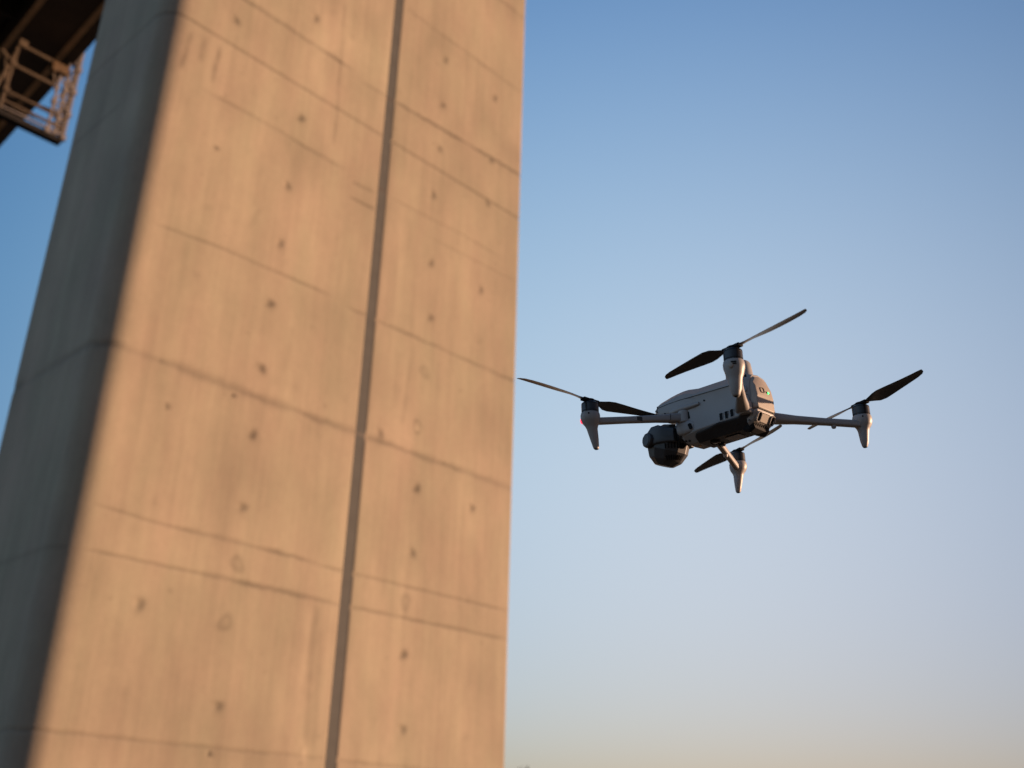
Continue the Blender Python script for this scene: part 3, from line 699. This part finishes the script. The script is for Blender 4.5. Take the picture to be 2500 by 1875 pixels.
def build_gimbal():
    C0 = Vector((.1370, .0020, -.0125))
    # mount under the nose
    bm = bmesh.new(); loft(bm, [(.094, [(0,.020),(.014,.020),(.022,.017),(.024,.004),(.022,-.012),(.014,-.018),(0,-.019)]),
                                (.104, [(0,.016),(.012,.016),(.019,.013),(.021,.002),(.019,-.014),(.012,-.019),(0,-.020)]),
                                (.112, [(0,.010),(.010,.010),(.015,.008),(.017,.000),(.015,-.012),(.010,-.016),(0,-.017)])])
    g = link("gimbal", bm, M_dark, drone, .002)
    # faceted camera ball
    bm = bmesh.new(); bmesh.ops.create_uvsphere(bm, u_segments=11, v_segments=7, radius=.0400)
    for v in bm.verts:
        v.co.y *= .86
        if v.co.z < -.0350: v.co.z = -.0350
        v.co = Matrix.Rotation(R(-20), 3, 'Y') @ v.co
        v.co.x = min(v.co.x, .033)
        v.co += C0
    ball = link("camera_ball", bm, M_dark, g, .0015, 2, sharp=12)
    # pitch arm: cap facing the side and a strap back to the mount
    for s in (1, -1):
        bm = bmesh.new(); cc = C0+Vector((.014, s*.0352, .0065)); ax = Vector((.25, s, 0)).normalized()
        lathe(bm, cc, [(.0125, -.012), (.0135, -.002), (.0135, .003), (.0118, .0048)], 10, ax); y_ = link("pitch_motor", bm, M_dark, g, .0012)
        bm = bmesh.new(); lathe(bm, cc+ax*.0048, [(.0098, 0), (.0096, .0010)], 24, ax); link("cap", bm, M_dark, y_)
        bm = bmesh.new()
        pts = [(cc+Vector((.006, -.005*s, .001)), .0225), (cc+Vector((-.008, -.003*s, .006)), .0330), (cc+Vector((-.022, -.004*s, .0065)), .0330), (cc+Vector((-.036, -.008*s, .003)), .0270), (cc+Vector((-.050, -.013*s, .000)), .0250)]
        rl = []
        for p, h in pts: rl.append([p+Vector((0, a*.010, b*h)) for a, b in rrect(1, 1, .2, 2)])
        rings(bm, rl); link("yoke_arm", bm, M_dark, g, .001)
    bm = bmesh.new(); slab(bm, C0+Vector((-.006, .010, .0300)), (-.1, .25, 1), (1, 0, 0), .020, .034, .006, .008); link("top_plate", bm, M_dark, g, .001)
    # cooling fins on the rear and underside of the ball
    bz = C0
    for row, (el, h) in enumerate(((-14, .0090), (-46, .0090))):
        for k in range(8):
            az = 118 + k*8.5
            n_ = Vector((math.cos(R(el))*math.cos(R(az)), math.cos(R(el))*math.sin(R(az)), math.sin(R(el))))
            p = bz + Vector((n_.x*.0392, n_.y*.0392*.86, n_.z*.0392))
            bm = bmesh.new(); slab(bm, p-n_*.0010, n_, (0, 0, 1), .0022, h, .0006, .0030); link("cooling_slot", bm, M_black, ball)
    # lenses on the front of the ball
    for y, z, r in ((.002, .006, .0095), (-.007, -.009, .0042), (.008, -.009, .0042)):
        bm = bmesh.new(); lathe(bm, C0+Vector((.0290, y, z)), [(r, 0), (r, .0040), (r*.85, .0044), (r*.8, .0030)], 28, Vector((1, 0, 0))); e = link("camera_lens", bm, M_black, ball)
        bm = bmesh.new(); lathe(bm, C0+Vector((.0318, y, z)), [(r*.78, 0), (r*.5, .0012), (r*.1, .0018)], 28, Vector((1, 0, 0))); link("front_glass", bm, M_glass, e)
build_gimbal()

# shoulder fairings over the front arm hinges and beside the chin
for s in (1, -1):
    bm = bmesh.new(); rl = []
    for x, y0, y1, z0, z1 in ((.104, .028, .0335, .030, .036), (.094, .026, .0375, .027, .037), (.078, .026, .0405, .0262, .0375), (.062, .026, .0385, .0265, .036), (.040, .028, .0350, .029, .034)):
        cy, cz = (y0+y1)/2*s, (z0+z1)/2
        rl.append([(x, cy+a*(y1-y0), cz+b*(z1-z0)) for a, b in rrect(1, 1, .35, 3)])
    rings(bm, rl); link("shoulder", bm, M_shell, drone, 0, sharp=60)
    bm = bmesh.new(); rl = []
    for x, y1, z0, z1 in ((.0905, .0340, -.004, .004), (.0860, .0390, -.013, .007), (.0760, .0405, -.016, .0085), (.0640, .0385, -.015, .0075), (.0540, .0348, -.012, .004)):
        cy, cz = (.026+y1)/2*s, (z0+z1)/2
        rl.append([(x, cy+a*(y1-.026), cz+b*(z1-z0)) for a, b in rrect(1, 1, .35, 4)])
    rings(bm, rl); ck = link("cheek", bm, M_shell, drone, 0, sharp=60)
    bm = bmesh.new(); slab(bm, (.0585, s*.0372, -.0050), (-.35, s, 0), (0, 0, 1), .0060, .0105, .002, .0014, tilt=.3*s); link("recess", bm, M_black, ck)
    bm = bmesh.new(); slab(bm, (.0625, s*.0341, .0165), (0, s, 0), (0, 0, 1), .004, .0130, .0015, .0012, tilt=.15*s); link("hinge_gap", bm, M_black, drone)

# ------------------------------------------------------------------ tip of a far tree at the lower edge
def build_tree():
    d = Vector((0.0115+.005, 1, 0)); base = Vector((2.05, 88, 0)); H = 8.05
    root = empty("tree", Matrix.Translation(base), 1)
    tag(root, "distant tree whose dark tip just shows at the bottom edge right of the pier", "tree")
    mb = plastic("bark", (.10, .075, .05), .9, .3, 8)
    m, t, p = newmat("leaf"); p.inputs['Base Color'].default_value = (.055, .07, .03, 1); p.inputs['Roughness'].default_value = .7
    rnd = random.Random(3)
    bm = bmesh.new(); pts = [(Vector((0, 0, -.2)), .28), (Vector((.06, 0, 2)), .20), (Vector((0, .05, 5)), .11), (Vector((.03, 0, H-.4)), .02)]
    for (a, r0), (b, r1) in zip(pts, pts[1:]): tube(bm, a, b, r0, r1, 10)
    limbs = []
    for k in range(34):
        z = 1.6+rnd.random()*(H-2.3); a = rnd.random()*6.28; L = (1-(z/H)**1.3)*2.1+.25
        e = Vector((math.cos(a)*L, math.sin(a)*L, z+L*.55)); e.z = min(e.z, H-.35); tube(bm, (0, 0, z), e, .045, .012, 6); limbs.append((Vector((0, 0, z)), e))
    link("trunk", bm, mb, root)
    co, fa = [], []
    for a, b in limbs:
        for k in range(240):
            q = a.lerp(b, .25+.8*rnd.random()) + Vector((rnd.gauss(0, .2), rnd.gauss(0, .2), rnd.gauss(0, .2)))
            if q.z > H: q.z = H-rnd.random()*.5
            n_ = Vector((rnd.gauss(0, 1), rnd.gauss(0, 1), rnd.gauss(0, 1))).normalized(); x, y, _ = basis(n_); s = rnd.uniform(.05, .10); i = len(co)
            co += [q+x*s, q+y*s*.5, q-x*s, q-y*s*.5]; fa.append((i, i+1, i+2, i+3))
    for k in range(160):
        z = H-.8+.85*rnd.random(); r = (H+.1-z)*.35; q = Vector((rnd.gauss(0, r*.5), rnd.gauss(0, r*.5), z)); n_ = Vector((rnd.gauss(0, 1), rnd.gauss(0, 1), rnd.gauss(0, 1))); x, y, _ = basis(n_); s = .07; i = len(co)
        co += [q+x*s, q+y*s*.5, q-x*s, q-y*s*.5]; fa.append((i, i+1, i+2, i+3))
    me = bpy.data.meshes.new("crown"); me.from_pydata([tuple(c) for c in co], [], fa); me.materials.append(m)
    o = bpy.data.objects.new("crown", me); col.objects.link(o); o.parent = root
build_tree()
